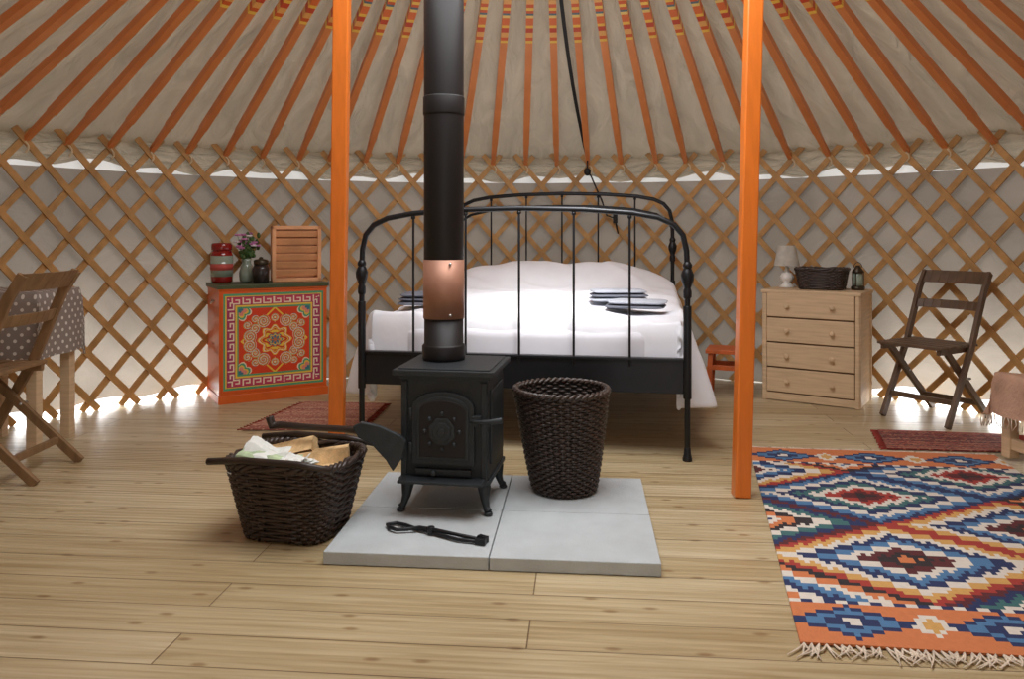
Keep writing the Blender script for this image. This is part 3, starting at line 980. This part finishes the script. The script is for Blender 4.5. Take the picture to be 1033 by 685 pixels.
# ------------------------------------------------------------ dining table with dotted cloth
tb = empty('dining_table', (-2.42, 3.875, 0), 0)
mb = MB()
tw, td = .20, .17
mb.box((0, 0, .735), (2 * tw, 2 * td, .025), 'pine')
for sx in (-1, 1):
    for sy in (-1, 1):
        mb.box((sx * (tw - .03), sy * (td - .03), .362), (.05, .05, .724), 'pine')
mb.done('table_frame', parent=tb, bevel=.003)
mb = MB()
def cloth(u, v, a=tw + .008, b=td + .008, top=.752, ov=.31, fl=.04):
    s = (u - .5) * 2 * (a + ov); t = (v - .5) * 2 * (b + ov)
    dx = max(abs(s) - a, 0); dy = max(abs(t) - b, 0)
    x = math.copysign(min(abs(s), a), s); y = math.copysign(min(abs(t), b), t)
    dr = max(dx, dy) if min(dx, dy) < 1e-6 else min(max(dx, dy) + .25 * min(dx, dy), ov * 1.1)
    if dx > 0: x += math.copysign(.012 * min(dx / .04, 1) + fl * dx * (1 + sin(t * 24)) * .6, s)
    if dy > 0: y += math.copysign(.012 * min(dy / .04, 1) + fl * dy * (1 + sin(s * 24)) * .6, t)
    return (x, y, top - dr + (.006 if dr > 0 and dr < .02 else 0))
mb.grid(cloth, 80, 80, 'dots', uvfn=lambda u, v: ((u - .5) * 2 * (tw + .31), (v - .5) * 2 * (td + .31)))
mb.done('dotted_tablecloth', parent=tb)

# ------------------------------------------------------------ low bench with throw on the right
bn = empty('low_bench', (2.48, 3.50, .0), 8)
mb = MB()
mb.box((0, 0, .335), (.48, .30, .05), 'pine')
for sx in (-1, 1):
    for sy in (-1, 1):
        mb.box((sx * .21, sy * .12, .165), (.05, .05, .30), 'pine')
    mb.box((sx * .21, 0, .08), (.03, .24, .05), 'pine')
mb.box((0, -.12, .08), (.42, .03, .06), 'pine')
mb.done('bench_frame', parent=bn, bevel=.004)
mb = MB()
BA, BB = .25, .16
def thr(u, v): return cloth(u, v, BA, BB, .392, .18, .14)
mb.grid(lambda u, v: tuple(Vector(thr(u, v)) + Vector((0, 0, .012 * noise.noise(Vector((u * 7, v * 7, 1)))))), 60, 60, 'beige')
for k in range(44):
    u = k / 43
    for (uu, vv) in ((u, 0.0), (0.0, u)):
        p = Vector(thr(uu, vv))
        mb.tube([p, p + Vector((random.uniform(-.006, .006), random.uniform(-.006, .006), -.025)), p + Vector((random.uniform(-.01, .01), random.uniform(-.01, .01), -.05))], .0025, 'fringe', 4)
mb.done('throw_blanket', parent=bn)

# ------------------------------------------------------------ rugs
BLc, FLc, FRc, BRc = Vector((1.13, 3.78)), Vector((.72, 1.98)), Vector((1.86, 1.84)), Vector((2.22, 3.65))
def rugpos(u, v):
    p = (FLc * (1 - u) + FRc * u) * (1 - v) + (BLc * (1 - u) + BRc * u) * v
    return (p.x, p.y, .009 + .003 * max(0, noise.noise(Vector((p.x * 3, p.y * 3, 0)))))
kW = S(222, 214, 202); kO = S(208, 124, 76); kN = S(38, 50, 92); kB = S(78, 122, 164); kM = S(92, 38, 42); kR = S(166, 58, 50); kT = S(62, 108, 108); kC = S(204, 166, 120); kK = S(48, 40, 44); kY = S(210, 162, 92)
PAL = [[kC, kO, kO, kW, kN, kB, kW, kO, kK],
       [kK, kM, kR, kW, kT, kN, kW, kB, kN],
       [kO, kK, kM, kW, kB, kN, kW, kY, kR],
       [kB, kN, kW, kO, kK, kW, kT, kN, kM]]
RL, RWd = 1.84, 1.15
SU, SV = .0155, .0205
def kil(u, v):
    U = u * RWd; V = v * RL
    eb = min(V, RL - V)
    su = math.floor(U / SU); sv = math.floor(V / SV)
    if eb < .246:
        if eb < .0205: return kO
        if eb > .2255: return kN if (su // 2) % 2 else kW
        per = .40
        k = (math.floor(eb / SV) + .5) * SV
        x = abs(((su * SU + .06) % per) - per / 2)
        d = x / .17 + abs(k - .125) / .095
        if d < .22: return kW
        if d < .52: return kN
        if d < .78: return kB
        if d < 1.0: return kN
        x2 = abs(((su * SU + .06 + per / 2) % per) - per / 2)
        d2 = x2 / .06 + abs(k - .125) / .07
        if d2 < .5: return kY
        if d2 < 1: return kW
        return kO
    V2 = (sv + .5) * SV - .246
    pU, pV = 1.0, .62
    a = ((su + .5) * SU + .10) / pU + V2 / pV; b_ = ((su + .5) * SU + .10) / pU - V2 / pV
    ia, ib = math.floor(a + .5), math.floor(b_ + .5)
    d = max(abs(a - ia), abs(b_ - ib)) * 2
    d += .05 if (su // 2 % 2) else 0.0
    i = max(0, min(8, int(d * 8.6)))
    return PAL[(ia + 2 * ib + (1 if (ia + ib) % 2 else 0)) % 4][i]
kr_ = empty('kilim_rug', (0, 0, 0))
colgrid('rug_weave', 148, 180, rugpos, kil, 'attr', parent=kr_, solid=.006)
mb = MB()
for (v, sg) in ((0, -1), (1, 1)):
    for k in range(64):
        u = (k + .5) / 64
        p = Vector(rugpos(u, v)); p.z = .006
        a = random.uniform(-.5, .5); L = random.uniform(.04, .07) * (1 if sg < 0 else .5)
        d = Vector((.2 * sg, sg, 0)).normalized()
        for q in range(3):
            a2 = a + random.uniform(-.9, .9)
            mb.tube([p, p + d * L * .5 + Vector((a2 * .015, 0, 0)), p + d * L + Vector((a2 * .05, sg * random.uniform(-.01, .01), 0))], [.0032, .003, .0016], 'fringe', 4)
mb.done('rug_fringe', parent=kr_)

def smallrug(name, corners, cols, seed):
    bl, fl, fr, br = [Vector(c) for c in corners]
    rg = random.Random(seed)
    bands = [rg.choice(cols) for _ in range(60)]
    def pos(u, v):
        p = (fl * (1 - u) + fr * u) * (1 - v) + (bl * (1 - u) + br * u) * v
        return (p.x, p.y, .010 + .003 * noise.noise(Vector((p.x * 4, p.y * 4, 2))))
    def col(u, v):
        k = int(v * 40)
        c = bands[k]
        if rg.random() < .4: c = rg.choice(cols)
        return c
    o = empty(name, (0, 0, 0))
    colgrid('weave', 60, 80, pos, col, 'attr', parent=o, solid=.006)
    mb = MB()
    for u in (0, 1):
        for k in range(24):
            p = Vector(pos(u, (k + .5) / 24)); p.z = .006
            sg = -1 if u == 0 else 1
            mb.tube([p, p + Vector((sg * .02, random.uniform(-.008, .008), 0)), p + Vector((sg * .035, random.uniform(-.012, .012), 0))], .003, 'redfringe', 4)
    mb.done('fringe', parent=o)
rc = [S(150, 62, 54), S(120, 44, 42), S(176, 100, 80), S(96, 44, 44), S(170, 120, 96), S(80, 44, 46)]
smallrug('rag_rug', ((1.90, 4.12), (1.78, 3.76), (2.40, 3.70), (2.56, 4.02)), rc, 3)
rp = [S(176, 116, 98), S(190, 136, 116), S(160, 94, 82), S(204, 162, 138), S(150, 88, 78)]
smallrug('rag_rug', ((-1.25, 4.80), (-1.40, 4.12), (-.80, 4.14), (-.76, 4.76)), rp, 5)

# ------------------------------------------------------------ lights
w = bpy.data.worlds.new('World'); scene.world = w; w.use_nodes = True
bg = w.node_tree.nodes['Background']
bg.inputs[0].default_value = (0.94, 0.97, 1.0, 1); bg.inputs[1].default_value = 2.1

def area(name, loc, target, sx, sy, e, col, shape='RECTANGLE'):
    L = bpy.data.lights.new(name, 'AREA'); L.energy = e; L.color = col; L.shape = shape; L.size = sx
    if shape == 'RECTANGLE': L.size_y = sy
    o = bpy.data.objects.new(name, L); scene.collection.objects.link(o); o.location = loc
    o.rotation_euler = (Vector(target) - Vector(loc)).to_track_quat('-Z', 'Y').to_euler()
    return o
area('skylight_daylight', (CX, CY, 2.58), (CX, CY + .1, 0), 1.9, 1.9, 50, (.985, .99, 1), 'DISK')
for th in (-.95, -.7, .85, 1.05):
    p = P(th, R + .45, .22) + Vector((CX, CY, 0)); q = P(th, R - .5, 0) + Vector((CX, CY, 0))
    area('outdoor_daylight', p, q, .8, .3, 24, (1, 1, 1))
L = bpy.data.lights.new('bed_fill_spot', 'SPOT'); L.energy = 400; L.spot_size = math.radians(32); L.spot_blend = 1.0; L.shadow_soft_size = .25; L.color = (.98, .99, 1)  # added spot at the crown, there only to brighten the white bedding
o = bpy.data.objects.new('bed_fill_spot', L); scene.collection.objects.link(o); o.location = (.35, 2.85, 2.7)
o.rotation_euler = (Vector((.15, 4.35, .5)) - o.location).to_track_quat('-Z', 'Y').to_euler()

# ------------------------------------------------------------ camera
cam = bpy.data.cameras.new('Camera'); co = bpy.data.objects.new('Camera', cam); scene.collection.objects.link(co)
co.location = (0, 0, 1.03); co.rotation_euler = (pi / 2, 0, 0)
cam.sensor_width = 36; cam.lens = 800 / 1033 * 36
cam.shift_y = -107.5 / 1033
cam.clip_start = .05
scene.camera = co
